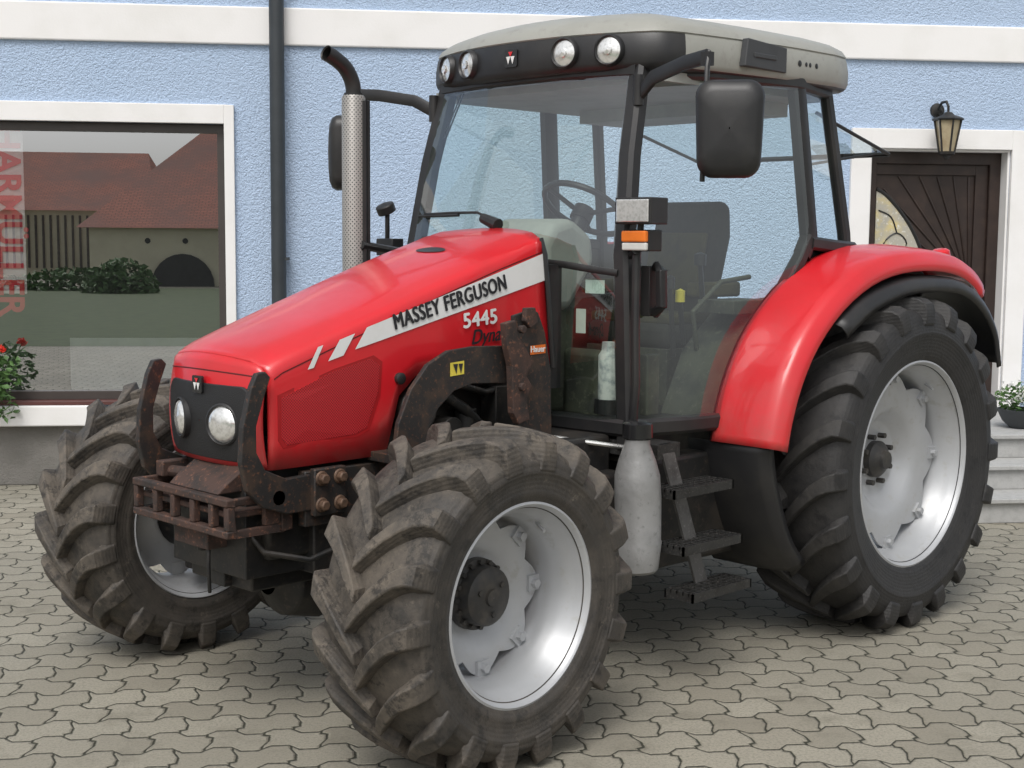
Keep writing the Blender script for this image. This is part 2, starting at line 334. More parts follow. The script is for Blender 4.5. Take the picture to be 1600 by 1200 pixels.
# door
b=MB(); hb(b,6.17,6.32,.48,2.60,0,.035); hb(b,7.42,7.57,.48,2.60,0,.035); hb(b,6.32,7.42,2.455,2.60,0,.035)
hb(b,6.32,6.335,.48,2.455,-.35,0); hb(b,7.405,7.42,.48,2.455,-.35,0); hb(b,6.335,7.405,2.44,2.455,-.35,0)
b.out('door_surround',WHITEP,house,smooth=0,bevel=.004)
dr=MB(); hb(dr,6.335,7.405,.48,2.44,-.20,-.16)
for s0,s1,z0,z1 in ((6.335,6.42,.48,2.44),(7.32,7.405,.48,2.44),(6.42,7.32,2.35,2.44)): hb(dr,s0,s1,z0,z1,-.16,-.11)
for s0,s1,z0,z1 in ((7.22,7.32,.5,2.35),(6.42,7.22,2.27,2.35),(6.42,7.22,.5,.65)): hb(dr,s0,s1,z0,z1,-.16,-.14)
for k in range(11):
    a=math.radians(92+k*8.5); p0=Vector((7.20,.155,1.45)); L=1.0
    e=p0+Vector((math.cos(a)*L,0,math.sin(a)*L))
    if e.z>2.26: e=p0+(e-p0)*((2.26-p0.z)/(e.z-p0.z))
    if e.x<6.44: e=p0+(e-p0)*((6.44-p0.x)/(e.x-p0.x))
    dr.tube([p0+(e-p0)*.15,e],.008,8)
do=dr.out('door',WOODD,house,smooth=30,bevel=.004,label='dark wooden door with leaded glass panel')
b=MB(); poly=[(6.43,2.16),(6.50,2.12),(6.60,2.02),(6.70,1.89),(6.78,1.74),(6.82,1.60),(6.80,1.50),(6.43,1.50)]
b.prism(poly,.118,.128); 
b.out('door_glass',pm('stained_glass',(.42,.40,.34),.2,c2=(.62,.52,.26),ns=7,c3=(.7,.7,.66)),do,smooth=0)
b=MB(); b.tube([(v.x,.118,v.y) for v in catmull([(p[0],p[1],0) for p in poly[:7]],3)],.014,8)
for P in ([(6.47,1.55),(6.50,1.75),(6.60,1.83),(6.68,1.75),(6.60,1.64),(6.53,1.68)],[(6.62,1.5),(6.72,1.6),(6.74,1.72)],[(6.45,2.0),(6.55,1.95),(6.60,1.83)]):
    b.tube([(v.x,.116,v.y) for v in catmull([(p[0],p[1],0) for p in P],4)],.006,6)
b.out('leading',BLK,do)
# steps
b=MB()
for k in range(3):
    hb(b,5.6,10.5,.16*k,.16*(k+1)-.03,0.04,1.86-.3*k); hb(b,5.57,10.53,.16*(k+1)-.03,.16*(k+1),0.04,1.89-.3*k,0)
b.out('steps',STONE,house,smooth=0,bevel=.006)
def wallM(s,off,z): return HM@Matrix.Translation((s,-off,z))
ln=empty('wall_lantern','black wrought iron carriage lantern mounted above the dark door','lantern',wallM(6.83,0,2.62))
b=MB(); b.rev([(-.0,.001),(0,.055),(.02,.05),(.03,.02),(.03,.001)],(0,0,.12),(0,-1,0),16)
b.tube([(0,-.02,.12),(0,-.08,.17),(0,-.16,.17),(0,-.20,.13),(0,-.20,.09)],.010,8)
b.tube([(0,-.02,.10),(0,-.06,.08),(0,-.09,.11),(0,-.07,.13)],.006,6)
b.rev([(0,.001),(.0,.025),(-.02,.045),(-.04,.10),(-.05,.115),(-.06,.11)],(0,-.20,.09),(0,0,1),6)
for k in range(6):
    a=2*pi*k/6; b.tube([(math.sin(a)*.095,-.20+math.cos(a)*.095,.03),(math.sin(a)*.055,-.20+math.cos(a)*.055,-.20)],.007,6)
b.rev([(0,.001),(0,.062),(-.02,.058),(-.03,.03),(-.05,.018),(-.06,.001)],(0,-.20,-.195),(0,0,1),12)
b.out('lantern_frame',BLKM,ln)
b=MB(); b.rev([(.03,.088),(-.195,.05)],(0,-.20,0),(0,0,1),6); b.out('lantern_glass',pm('amber_glass',(.45,.38,.25),.15,c2=(.35,.28,.18),ns=12),ln,smooth=0)
# plants
def leaves(b,c,rad,n,size,mi=0,rnd=random):
    for _ in range(n):
        while True:
            p=Vector((rnd.uniform(-1,1),rnd.uniform(-1,1),rnd.uniform(-1,1)))
            if .25<p.length<1: break
        p=Vector((p.x*rad[0],p.y*rad[1],p.z*rad[2]))+Vector(c)
        a=Vector((rnd.gauss(0,1),rnd.gauss(0,1),rnd.gauss(0,.6))).normalized(); q=a.cross(Vector((rnd.gauss(0,1),rnd.gauss(0,1),rnd.gauss(0,1)))).normalized(); s=size*rnd.uniform(.6,1.3)
        n_=a.cross(q)*s*.15
        b.add([p-a*s,p+q*s*.5+n_,p+a*s,p-q*s*.5+n_],[(0,1,2,3)],mi)
pl=empty('flowering_plant','green leafy pot plant with red blooms on the window sill','plant',wallM(-.08,.10,.60))
b=MB(); b.rev([(0,.001),(0,.07),(.14,.10),(.14,.09),(.12,.001)],(0,0,0),(0,0,1),20); b.out('pot',POT,pl)
b=MB(); leaves(b,(0.05,-.05,.20),(.26,.20,.20),330,.034); leaves(b,(.1,-.1,-.02),(.2,.12,.12),130,.03); b.out('foliage',LEAF,pl,smooth=0,weld=False)
b=MB(); b.tube([(.1,-.1,.2),(.17,-.13,.38)],.004,5,1); leaves(b,(.17,-.13,.385),(.035,.03,.03),60,.016); leaves(b,(-.1,-.13,.38),(.035,.03,.03),50,.016); b.out('blossom',[FLR,LEAF],pl,smooth=0,weld=False)
pl=empty('flower_bowl','dark bowl of small white flowers standing on the stone steps','plant',wallM(7.12,.95,.482))
b=MB(); b.rev([(0,.001),(0,.08),(.05,.13),(.13,.17),(.13,.155),(.11,.001)],(0,0,0),(0,0,1),24); b.out('bowl',POT,pl)
b=MB(); leaves(b,(0,0,.20),(.19,.19,.11),420,.022); b.out('foliage',LEAF,pl,smooth=0,weld=False)
b=MB(); leaves(b,(0,0,.245),(.18,.18,.10),260,.017); b.out('blossom',FLW,pl,smooth=0,weld=False)
# ---- buildings across the yard (seen as reflections)
def barn(name,label,s0,s1,o0,o1,eave,ridge,wallm,extra=None,hip=0):
    e=empty(name,label,'farm building',wallM(0,0,0))
    b=MB(); b.box((s0,-o1,0),(s1,-o0,eave)); b.out('wall',wallm,e,smooth=0)
    b=MB(); om=(o0+o1)/2
    b.add([(s0-.4,-o0+.3,eave-.1),(s1+.4,-o0+.3,eave-.1),(s1+.4-hip,-om,ridge),(s0-.4+hip,-om,ridge),(s0-.4,-o1-.4,eave-.1),(s1+.4,-o1-.4,eave-.1)],[(0,1,2,3),(3,2,5,4),(0,3,4),(1,5,2)]); b.out('roof',TILE,e,smooth=0)
    if extra: extra(e)
    return e
CREAM=pm('cream_plaster',(.72,.66,.48),.9,c2=(.64,.59,.43),ns=1)
TIMB=pm('grey_timber',(.12,.10,.085),.9,c2=(.06,.055,.05),ns=8)
def ex1(e):
    b=MB(); b.prism([(-3.4+1.1*math.cos(t),.0+1.15*math.sin(t)) for t in [pi*k/12 for k in range(13)]],-39.98,-39.9); b.out('archway',DARK,e,smooth=0)
    for s in (-4.6,-3.3): b=MB(); b.rev([(0,.001),(0,.10)],(s,-39.97,1.6),(0,1,0),16); b.out('vent_hole',DARK,e,smooth=0)
barn('farmhouse','cream farm building with a large red tiled hip roof',-6.6,8,40,54,2.15,5.9,CREAM,ex1,hip=3.6)
def ex2(e):
    b=MB()
    for k in range(24): b.box((-14.5+k*.3,-50+0.02,.4),(-14.42+k*.3,-50+.12,2.6))
    b.out('timber_slats',TIMB,e,smooth=0)
barn('barn','timber slatted barn with a red tiled roof',-15,-6.0,50,60,2.9,5.5,CREAM,ex2,hip=1)
b=MB(); leaves(b,(-4.6,-34,.1),(1.2,.8,.95),1500,.13); leaves(b,(-6.4,-36,-.1),(2.2,.8,.85),1700,.13); leaves(b,(-9.0,-36,-.2),(1.5,.8,.7),900,.13); hd=b.out('hedge',LEAF,None,smooth=0,weld=False,M=HM); top(hd,'dark green bushy hedge across the yard','hedge')
# ================================================================== TRACTOR
tr=empty('tractor','red farm tractor with grey cab roof and muddy tyres','tractor')
def make_wheel(R,rb,w,hr,nl,lh,arc,discoff,lobes,tmat,rear):
    tb=MB(); N=96
    H=R-rb
    half=[(hr-.015,rb-.012),(hr+.004,rb+.010),(hr+.018,rb+.035),(hr+.020,rb+.042),(.47*w,rb+.22*H),(.497*w,rb+.42*H),(.503*w,rb+.44*H),(.497*w,rb+.47*H),(.49*w,rb+.58*H),(.47*w,R-.100),(.44*w,R-lh-.030),(.36*w,R-lh-.012),(.18*w,R-lh-.003),(0,R-lh)]
    prof=half+[(-a,r) for a,r in reversed(half[:-1])]
    tb.rev(prof,(0,0,0),(0,1,0),N)
    st=[(-.035,R,R-lh-.02,-.035),(.08,R,R-lh-.02,.08),(.18,R-.001,R-lh-.02,.18),(.28,R-.004,R-lh-.02,.28),(.37,R-.009,R-lh-.03,.37),(.44,R-.018,R-lh-.045,.42),(.490,R-.038,R-.095,.45),(.513,R-.078,R-.115,.465),(.508,R-.132,R-.142,.485)]
    rnd=random.Random(3)
    for side in (1,-1):
        for k in range(nl):
            p0=2*pi*(k+(.5 if side<0 else 0))/nl
            rows=[]; wear=rnd.uniform(0,.005)
            for i,(yt,rt,rbz,yb) in enumerate(st):
                t=max(0,min(1,(yt+.035)/.54)); sh=arc*(1-(1-t)**1.55)/R
                psi=p0-sh; hw=(.024+.010*t)*(1.12 if rear else 1)+rnd.uniform(-.0015,.0015)
                if i==0: hw*=.8
                hb_=hw+.013
                def P(y,r,dp): a=psi+dp/r; return Vector((r*math.cos(a),side*y*w,-r*math.sin(a)))
                rows.append([P(yb,rbz,hb_),P(yt,rt-wear,hw),P(yt,rt-wear,-hw),P(yb,rbz,-hb_)])
            tb.grid(rows); o=len(tb.v)-4*len(st)
            tb.f.append((o,o+1,o+2,o+3)); tb.m.append(0); e=o+4*(len(st)-1); tb.f.append((e,e+1,e+2,e+3)); tb.m.append(0)
    db=MB(); rows=[]
    bar=rb-.048
    def rout(t): 
        s=(.5+.5*math.cos(lobes*t))**.6
        return bar-.052*(R/.57)+ .046*(R/.57)*s
    D=.040 if not rear else .085
    rh=.13 if not rear else .17
    for r,dz in [(rh*.2,0),(rh,0),(rh+.012,.006),(rh+.05,D*.7),(rh+.09,D),(None,D),(None,D-.012)]:
        rows.append([Vector((( (r if r else rout(2*pi*k/N))*math.cos(2*pi*k/N)),discoff+dz,( (r if r else rout(2*pi*k/N))*math.sin(2*pi*k/N)))) for k in range(N)])
    db.grid(rows,closed=True)
    for k in range(lobes):
        a=2*pi*k/lobes; Mx=Matrix.Rotation(-a,4,'Y'); y0=discoff+D
        db.box((bar-.06,y0-.004,-.028),(bar+.004,y0+.012,.028),0,Mx)
        db.rev([(0,.016),(.02,.016),(.02,.001)],Mx@Vector((bar-.035,y0+.01,0)),(0,1,0),6)
    if rear:
        for k in range(8):
            a=2*pi*(k+.5)/8; db.cyl((.115*math.cos(a),discoff-.005,.115*math.sin(a)),(.115*math.cos(a),discoff+.035,.115*math.sin(a)),.013,6,1)
    wheel=db.out('wheel',[SILV,DISCK],tr,smooth=40)
    rm=MB(); hi=hr
    rp=[(hi-.012,rb+.016),(hi+.004,rb+.014),(hi+.008,rb+.004),(hi,rb-.006),(hi-.028,rb-.012),(hi-.036,rb-.020),(hi-.05,rb-.022),(hi-.058,rb-.034),(hi-.10,rb-.040),(hi-.115,rb-.052),(.02,rb-.056),(-.02,rb-.056),(-hi+.115,rb-.052),(-hi+.10,rb-.04),(-hi+.058,rb-.034),(-hi+.05,rb-.02),(-hi,rb-.006),(-hi-.008,rb+.004),(-hi+.01,rb+.016)]
    rm.rev(rp,(0,0,0),(0,1,0),N); a=2.2
    rm.cyl(((rb-.04)*math.cos(a),hi-.10,(rb-.04)*math.sin(a)),((rb-.065)*math.cos(a),hi-.05,(rb-.065)*math.sin(a)),.006,8)
    rm.out('rim',SILV,wheel,smooth=50)
    hb2=MB()
    if rear: hb2.rev([(-.02,.001),(-.02,.085),(.03,.085),(.045,.07),(.06,.045),(.075,.04),(.075,.001)],(0,discoff,0),(0,1,0),32); hb2.rev([(-.25,.10),(-.02,.10)],(0,discoff,0),(0,1,0),24)
    else:
        hb2.rev([(-.02,.125),(.025,.122),(.03,.105),(.075,.10),(.085,.088),(.088,.03),(.098,.028),(.098,.001)],(0,discoff,0),(0,1,0),32)
        for k in range(16):
            a=2*pi*k/16; hb2.cyl((.112*math.cos(a),discoff+.02,.112*math.sin(a)),(.112*math.cos(a),discoff+.042,.112*math.sin(a)),.009,6)
        for k in range(3):
            a=2*pi*k/3+.4; hb2.cyl((.06*math.cos(a),discoff+.08,.06*math.sin(a)),(.06*math.cos(a),discoff+.094,.06*math.sin(a)),.01,6)
        hb2.rev([(-.20,.09),(-.12,.12),(-.02,.12)],(0,discoff,0),(0,1,0),24)
    hb2.out('hub',DISCK,wheel,smooth=40)
    tb.out('tyre',tmat,wheel,smooth=32,bevel=.005,weld=True)
    return wheel
def dup(wh,M):
    n=wh.copy(); COL.objects.link(n); n.matrix_local=M
    for c in wh.children:
        k=c.copy(); k.parent=n; COL.objects.link(k)
    return n
fw=make_wheel(RF,.332,.46,.200,18,.050,.21,-.03,8,TYF,False)
fw.matrix_local=Matrix.Translation((2.55,.958,.568))@Matrix.Rotation(.039,4,'Z')
fw['label']='muddy wheel with silver rim'
dup(fw,Matrix.Translation((2.55,-.958,.568))@Matrix.Rotation(.039,4,'Z')@Matrix.Diagonal((1,-1,1,1)))
rw=make_wheel(RRr,.462,.52,.215,20,.050,.25,.0,8,TYR,True)
rw.matrix_local=Matrix.Translation((0,.925,.757)); dup(rw,Matrix.Translation((0,-.925,.757))@Matrix.Diagonal((1,-1,1,1)))
# ---- chassis
b=MB()
b.box((1.45,-.27,.62),(2.93,.27,.98)); b.box((1.5,-.26,.9),(2.48,.26,1.38)); b.box((-.35,-.24,.45),(1.6,.24,.92)); b.box((-.5,-.35,.55),(.35,.35,1.0))
b.cyl((0,-.86,.752),(0,.86,.752),.14,24); b.box((.1,-.66,.86),(1.46,.66,1.0))
b.box((.62,.40,.42),(1.42,.76,.88)); b.box((.62,-.76,.42),(1.42,-.40,.88))
b.box((1.50,.30,.80),(1.95,.62,.98)); b.box((1.5,.44,.62),(1.80,.70,.84))
b.out('chassis',BLKM,tr,smooth=30,bevel=.02)
b=MB()
b.cyl((2.30,.27,1.12),(2.30,.36,1.12),.09,24); b.cyl((2.12,.27,1.02),(2.12,.35,1.02),.055,20); b.tube([(2.38,.30,1.20),(2.2,.33,1.19),(2.05,.34,1.10),(1.95,.33,1.02)],.022,10)
b.tube([(1.75,.32,1.18),(1.95,.35,1.16),(2.1,.36,1.2),(2.25,.33,1.23)],.014,8); b.box((1.65,.27,1.0),(1.9,.36,1.18)); b.cyl((2.02,.31,.92),(2.02,.31,1.1),.045,16)
b.out('engine',BLKM,tr,smooth=40,bevel=.004)
b=MB()
b.tube([(2.55,-.80,.54),(2.55,-.5,.50),(2.55,-.16,.47),(2.55,.16,.47),(2.55,.5,.50),(2.55,.80,.54)],[.085,.07,.10,.10,.07,.085],16)
b.rev([(-.2,.06),(-.14,.15),(0,.18),(.14,.15),(.2,.06)],(2.55,0,.48),(1,0,0),20)
for s in (1,-1):
    b.cyl((2.55,s*.78,.36),(2.55,s*.78,.76),.065,16); b.rev([(-.12,.10),(.1,.13)],(2.55,s*.80,.56),(0,s,0),20)
    b.cyl((2.42,s*.15,.50),(2.40,s*.72,.50),.022,10); b.cyl((2.40,s*.72,.50),(2.5,s*.80,.55),.03,8)
b.box((2.36,-.2,.5),(2.95,.2,.7)); b.box((2.5,-.30,.55),(2.75,.30,.78))
b.out('front_axle',BLKM,tr,smooth=40,bevel=.008)
# ---- hood
w_t=[(1.4,.378),(2.0,.372),(2.5,.355),(2.8,.335),(2.95,.318)]
zs_t=[(1.4,1.80),(1.64,1.77),(1.9,1.695),(2.16,1.61),(2.5,1.492),(2.75,1.402),(2.90,1.345),(2.93,1.325)]
def wx(x): return interp(w_t,x)
def zsx(x): return interp(zs_t,x)
def zbx(x): return interp([(1.5,1.25),(2.32,1.25),(2.40,1.18),(2.455,.99),(2.50,.965),(2.94,.955)],x)
xs=[1.61,1.68,1.8,1.95,2.1,2.25,2.32,2.36,2.40,2.43,2.455,2.5,2.6,2.7,2.78,2.84,2.885,2.915,2.93]
rows=[]
HCR=.035; HR=.045; BUL=.052
def section(x,ins=0.,drop=0.,zb=None):
    w=wx(x)-ins; zs=zsx(x)-drop; zb=zbx(x) if zb is None else zb
    cr=HCR; r=HR
    half=[(w,zb),(w,zb+(zs-zb)*.25),(w,zb+(zs-zb)*.5),(w,zb+(zs-zb)*.75),(w,zs-r),(w-r*.13,zs-r*.5),(w-r*.5,zs-r*.13),(w-r,zs)]
    half+=[(w*k,zs+cr*(1-(k)**2)**.9) for k in (.75,.55,.35,.15)]
    bul=interp([(1.6,-.10),(1.8,0),(2.5,0),(2.93,BUL)],x)
    pts=[(y,z) for y,z in half]+[(0,zs+cr)]+[(-y,z) for y,z in reversed(half)]
    return [Vector((x+bul*(1-(min(1,abs(y)/w))**2)+ (max(0,(1.75-x))/.14*.055*((z-1.25)/.5) if x<1.75 else 0),y,z)) for y,z in pts]
for x in xs: rows.append(section(x))
rows.append(section(2.942,.005,.004)); rows.append(section(2.948,.014,.012))
hd=MB(); hd.grid(rows)
NW=wx(2.948)-.014; NZ=zsx(2.948)-.012
def ztop(y):
    a=abs(y)
    if a<=NW-HR: return NZ+HCR*(1-(a/NW)**2)**.9
    t=min(1,(a-(NW-HR))/HR); z0=NZ+HCR*(1-((NW-HR)/NW)**2)**.9*(1-t); return z0-HR*(1-math.sqrt(max(0,1-t*t)))
def nose(y,z):
    t=max(0,min(1,(z-.955)/(ztop(y)-.955))); return Vector((2.948+BUL*(1-(min(1,abs(y)/NW))**2)+.022*math.sin(pi*t)**.8,y,z))
nr=[]
ys=[-NW+2*NW*i/28 for i in range(29)]; ys=[-NW,-NW+.006]+ys[1:-1]+[NW-.006,NW]
for j in range(15):
    nr.append([nose(y,.955+(ztop(y)-.955)*j/14) for y in ys])
hd.grid(nr)
hood=hd.out('hood',RED,tr,smooth=50,weld=False)
sm=hood.modifiers.new('s','SOLIDIFY'); sm.thickness=.006; sm.offset=-1
SEAM=pm('seam_dark_red',(.12,.005,.006),.6)
for s in (1,-1):
    b=MB(); rows=[]
    for k in range(40):
        x=1.66+(2.93-1.66)*k/39; rows.append([Vector((x,s*(wx(x)+.0012),zsx(x)-.050)),Vector((x,s*(wx(x)+.0012),zsx(x)-.055))])
    b.grid(rows); b.out('hood_seam',SEAM,hood,smooth=0)
b=MB(); b.tube([nose(y,1.290-.012*abs(y/NW)**2)+Vector((.0005,0,0)) for y in ys[1:-1]],.0025,6); b.out('hood_seam',SEAM,hood)
def noseoff(y,z,o): p=nose(y,z); p.x+=o; return p
b=MB()
outer=rrect(.262,.135,.05,6,sub=14); ring=[]
for s,oo in ((1.0,-.012),(1.0,.006),(.97,.009)): ring.append([noseoff(y*s,1.108+z*s,oo) for y,z in outer])
for k in range(9): 
    s=.97*(1-k/8)+.01; ring.append([noseoff(y*s,1.108+z*s,.009) for y,z in outer])
b.grid(ring,closed=True)
gr=b.out('front_grille',pm('grille_black',(.014,.014,.015),.5,bump=.6,bs=260,bd=.004),hood,smooth=40)
for s in (-1,1):
    c=noseoff(s*.135,1.105,.004); n=Vector((1,s*.30,0)).normalized()
    b=MB(); b.rev([(-.02,.078),(.010,.076),(.014,.070),(.006,.064)],c,n,32,1); b.rev([(.006,.065),(.018,.055),(.024,.035),(.027,.001)],c,n,32,0)
    b.out('headlight',[LENS,BLK],hood,smooth=50)
def emblem(parent,M,sz):
    b=MB(); P=rrect(sz*.5,sz*.5,sz*.12,4); k=len(P)
    b.add([M@Vector((x,y,-.004)) for x,y in P]+[M@Vector((x,y,.006)) for x,y in P],[tuple(range(k,2*k))]+[(i,(i+1)%k,k+(i+1)%k,k+i) for i in range(k)],0)
    def tri(cx,cy,w,h,mi):
        b.add([M@Vector(p) for p in ((cx-w/2,cy+h/2,.008),(cx,cy-h/2,.008),(cx+w/2,cy+h/2,.008))],[(0,1,2)],mi)
    tri(-sz*.17,-sz*.12,sz*.33,sz*.44,1); tri(sz*.17,-sz*.12,sz*.33,sz*.44,1); tri(0,sz*.22,sz*.36,sz*.28,2)
    return b.out('badge',[BLKG,WHT,RED],parent,smooth=0)
p=noseoff(0,1.235,.010); emblem(hood,Matrix(((0,0,1,p.x+.004),(1,0,0,0),(0,1,0,1.238),(0,0,0,1))),.062)
sp=[(2.905,1.205),(2.70,1.285),(2.53,1.325),(2.49,1.30),(2.50,1.20),(2.55,1.075),(2.60,1.055),(2.885,1.04),(2.905,1.07)]
def sidepatch(poly,o,side=1,thick=.003):
    b=MB(); k=len(poly); cx=sum(p[0] for p in poly)/k; cz=sum(p[1] for p in poly)/k; rings=[]
    for s in (1,.66,.33,.01): rings.append([Vector((cx+(x-cx)*s,side*(wx(cx+(x-cx)*s)+o),cz+(z-cz)*s)) for x,z in poly])
    rings.insert(0,[Vector((p.x,side*(abs(p.y)-thick),p.z)) for p in rings[0]])
    b.grid(rings,closed=True); return b
def meshmat():
    m,nt,b=nodes('red_side_mesh'); co=objco(nt); s=nt.nodes.new('ShaderNodeSeparateXYZ'); nt.links.new(co,s.inputs[0])
    fx=Mth(nt,'ABSOLUTE',Mth(nt,'SINE',Mth(nt,'MULTIPLY',Mth(nt,'ADD',s.outputs[0],s.outputs[2]),300.))); fz=Mth(nt,'ABSOLUTE',Mth(nt,'SINE',Mth(nt,'MULTIPLY',Mth(nt,'SUBTRACT',s.outputs[0],s.outputs[2]),300.)))
    k=ramp(nt,Mth(nt,'MULTIPLY',fx,fz),.3,.7); nt.links.new(mixc(nt,k,(.52,.018,.024),(.11,.008,.008)),b.inputs['Base Color']); b.inputs['Roughness'].default_value=.5; return m
MESH=meshmat()
Mt=lambda x,z,al: Matrix(((-math.cos(al),math.sin(al),0,x),(0,0,1,0),(math.sin(al),math.cos(al),0,z),(0,0,0,1)))
for side in (1,-1):
    sidepatch([(x+(.012 if x>2.7 else -.012),z+(.012 if z>1.2 else -.012)) for x,z in sp],.0015,side).out('side_intake',pm('seam_red',(.36,.008,.01),.5),hood,smooth=0)
    sidepatch(sp,.003,side).out('side_intake_mesh',MESH,hood,smooth=0)
    b=MB(); b.rev([(-.01,.022),(.012,.022),(.016,.016),(.016,.001)],(2.40,side*(wx(2.4)+.002),1.245),(0,side,0),16); b.out('hood_latch',BLK,hood)
    def strip(A,B,C,D,n):
        rows=[]
        for k in range(n+1):
            t=k/n; lo=Vector(A).lerp(Vector(D),t); up=Vector(B).lerp(Vector(C),t); rows.append([Vector((p.x,side*(wx(p.x)+.0035),p.y)) for p in (lo,lo.lerp(up,.33),lo.lerp(up,.66),up)])
        return rows
    b=MB(); b.grid(strip((2.60,1.362),(2.548,1.440),(1.66,1.705),(1.635,1.600),24)); b.grid(strip((2.715,1.325),(2.665,1.400),(2.60,1.420),(2.65,1.343),3)); b.grid(strip((2.80,1.30),(2.757,1.378),(2.735,1.384),(2.775,1.305),2))
    b.out('stripe_decal',WHT,hood,smooth=0)
    a=math.radians(14.2)
    def wrap(p,side=side): return Vector((p.x,side*(wx(p.x)+.0075+ (abs(p.y)*.3)),p.z))
    if side==1:
        textmesh('lettering','MASSEY FERGUSON',.082,INK,hood,Mt(2.425,1.427,a),sx=.76,fn=wrap,bold=.0030,track=1.07)
        textmesh('model_number','5445',.080,WHT,hood,Mt(2.095,1.420,math.radians(5)),sx=1.10,fn=wrap,bold=.0032,track=1.05)
        textmesh('lettering','Dyna-4',.080,INK,hood,Mt(2.055,1.355,math.radians(4)),sx=.92,shear=.35,fn=wrap,bold=.0018)
b=MB(); P=[]
for k in range(24):
    a=2*pi*k/24; x=1.95+.030*math.cos(a); y=.02+.085*math.sin(a); P.append(Vector((x,y,zsx(x)+HCR*(1-(y/wx(x))**2)**.9+.003)))
b.add(P,[tuple(range(24))]); b.out('hood_vent',BLK,hood,smooth=0)
b=MB(); b.tube([(1.60,.385,1.24),(1.625,.385,1.45),(1.655,.385,1.70),(1.655,.36,1.765)],.010,8); b.tube([(1.60,-.385,1.24),(1.625,-.385,1.45),(1.655,-.385,1.70),(1.655,-.36,1.765)],.010,8); b.box((1.53,-.36,1.15),(1.62,.36,1.66)); b.out('rear_bulkhead',BLK,hood,smooth=40)
# ---- loader brackets
for s in (1,-1):
    y0,y1=(s*.325,s*.352)
    b=MB(); poly=[(3.02,1.300),(3.045,1.25),(3.080,1.12),(3.088,1.0),(3.065,.90),(3.0,.835),(2.90,.80),(2.80,.80),(2.78,.86),(2.80,.93),(2.90,.925),(2.99,.965),(3.025,1.03),(3.025,1.12),(2.995,1.21),(2.965,1.285),(2.985,1.305)]
    hole=[(2.935+.030*math.cos(t),.862+.030*math.sin(t)) for t in [-2*pi*k/12 for k in range(12)]]
    b.prism(poly,min(y0,y1),max(y0,y1),0,hole=hole)
    b.out('guard_hook',PLATE,tr,smooth=0,bevel=.004)
    b=MB(); b.box((2.35,min(s*.30,s*.345),.74),(2.82,max(s*.30,s*.345),.94)); b.box((2.66,min(s*.345,s*.375),.78),(2.80,max(s*.345,s*.375),.95)); b.box((2.3,min(s*.33,s*.50),.80),(2.44,max(s*.33,s*.50),.98))
    for x,z in ((2.69,.915),(2.77,.915),(2.69,.82),(2.77,.82)): b.cyl((x,s*.37,z),(x,s*.405,z),.020,6,1); b.cyl((x,s*.37,z),(x,s*.382,z),.027,16,1)
    b.out('side_bracket',[PLATE,BOLT],tr,smooth=30,bevel=.005)
    outer=[(2.54,.97),(2.52,1.10),(2.46,1.22),(2.38,1.305),(2.28,1.35),(2.15,1.36),(2.0,1.355),(1.90,1.34)]
    inner=[(1.90,1.20),(2.05,1.215),(2.16,1.22),(2.25,1.20),(2.33,1.14),(2.38,1.06),(2.40,.97)]
    b=MB(); b.prism(outer+inner,min(s*.478,s*.50),max(s*.478,s*.50)); b.box((2.40,min(s*.33,s*.48),.95),(2.53,max(s*.33,s*.48),.985))
    b.out('loader_arch',PLATE,tr,smooth=0,bevel=.003)
    b=MB(); b.prism([(1.965,1.47),(1.87,1.49),(1.83,1.48),(1.79,1.40),(1.755,1.25),(1.745,.98),(1.93,.98),(1.95,1.20),(1.965,1.35)],min(s*.502,s*.52),max(s*.502,s*.52))
    b.out('loader_upright',PLATE,tr,smooth=0,bevel=.004)
    b=MB(); b.prism([(2.045,1.445),(1.99,1.455),(1.98,1.40),(1.93,1.34),(1.895,1.29),(1.93,1.24),(1.90,1.20),(1.93,1.15),(1.91,1.07),(1.97,1.055),(2.0,1.10),(2.01,1.28),(2.035,1.36)],min(s*.525,s*.56),max(s*.525,s*.56))
    b.prism([(1.925,1.50),(1.875,1.50),(1.86,1.44),(1.90,1.42),(1.93,1.45)],min(s*.525,s*.55),max(s*.525,s*.55))
    for z in (1.42,1.20): b.cyl((1.96,s*.55,z),(1.96,s*.575,z),.016,10)
    b.out('loader_latch',RUST,tr,smooth=0,bevel=.004)
b=MB(); b.grid([[(2.275,.5025,1.255),(2.205,.5025,1.26)],[(2.275,.5025,1.305),(2.205,.5025,1.31)]],0); b.add([(2.262,.5045,1.30),(2.245,.5045,1.262),(2.238,.5045,1.30)],[(0,1,2)],1); b.add([(2.235,.5045,1.30),(2.222,.5045,1.262),(2.212,.5045,1.30)],[(0,1,2)],1)
b.out('sticker',[YEL,INK],tr,smooth=0)
b=MB(); b.grid([[(1.875,.5225,1.315),(1.79,.5225,1.318)],[(1.875,.5225,1.35),(1.79,.5225,1.353)]]); ok=b.out('sticker',ORG,tr,smooth=0)
textmesh('lettering','Hauer',.034,WHT,ok,Matrix(((-1,0,0,1.875),(0,0,1,.524),(0,1,0,1.325),(0,0,0,1))),weight=.0004,sx=.95)
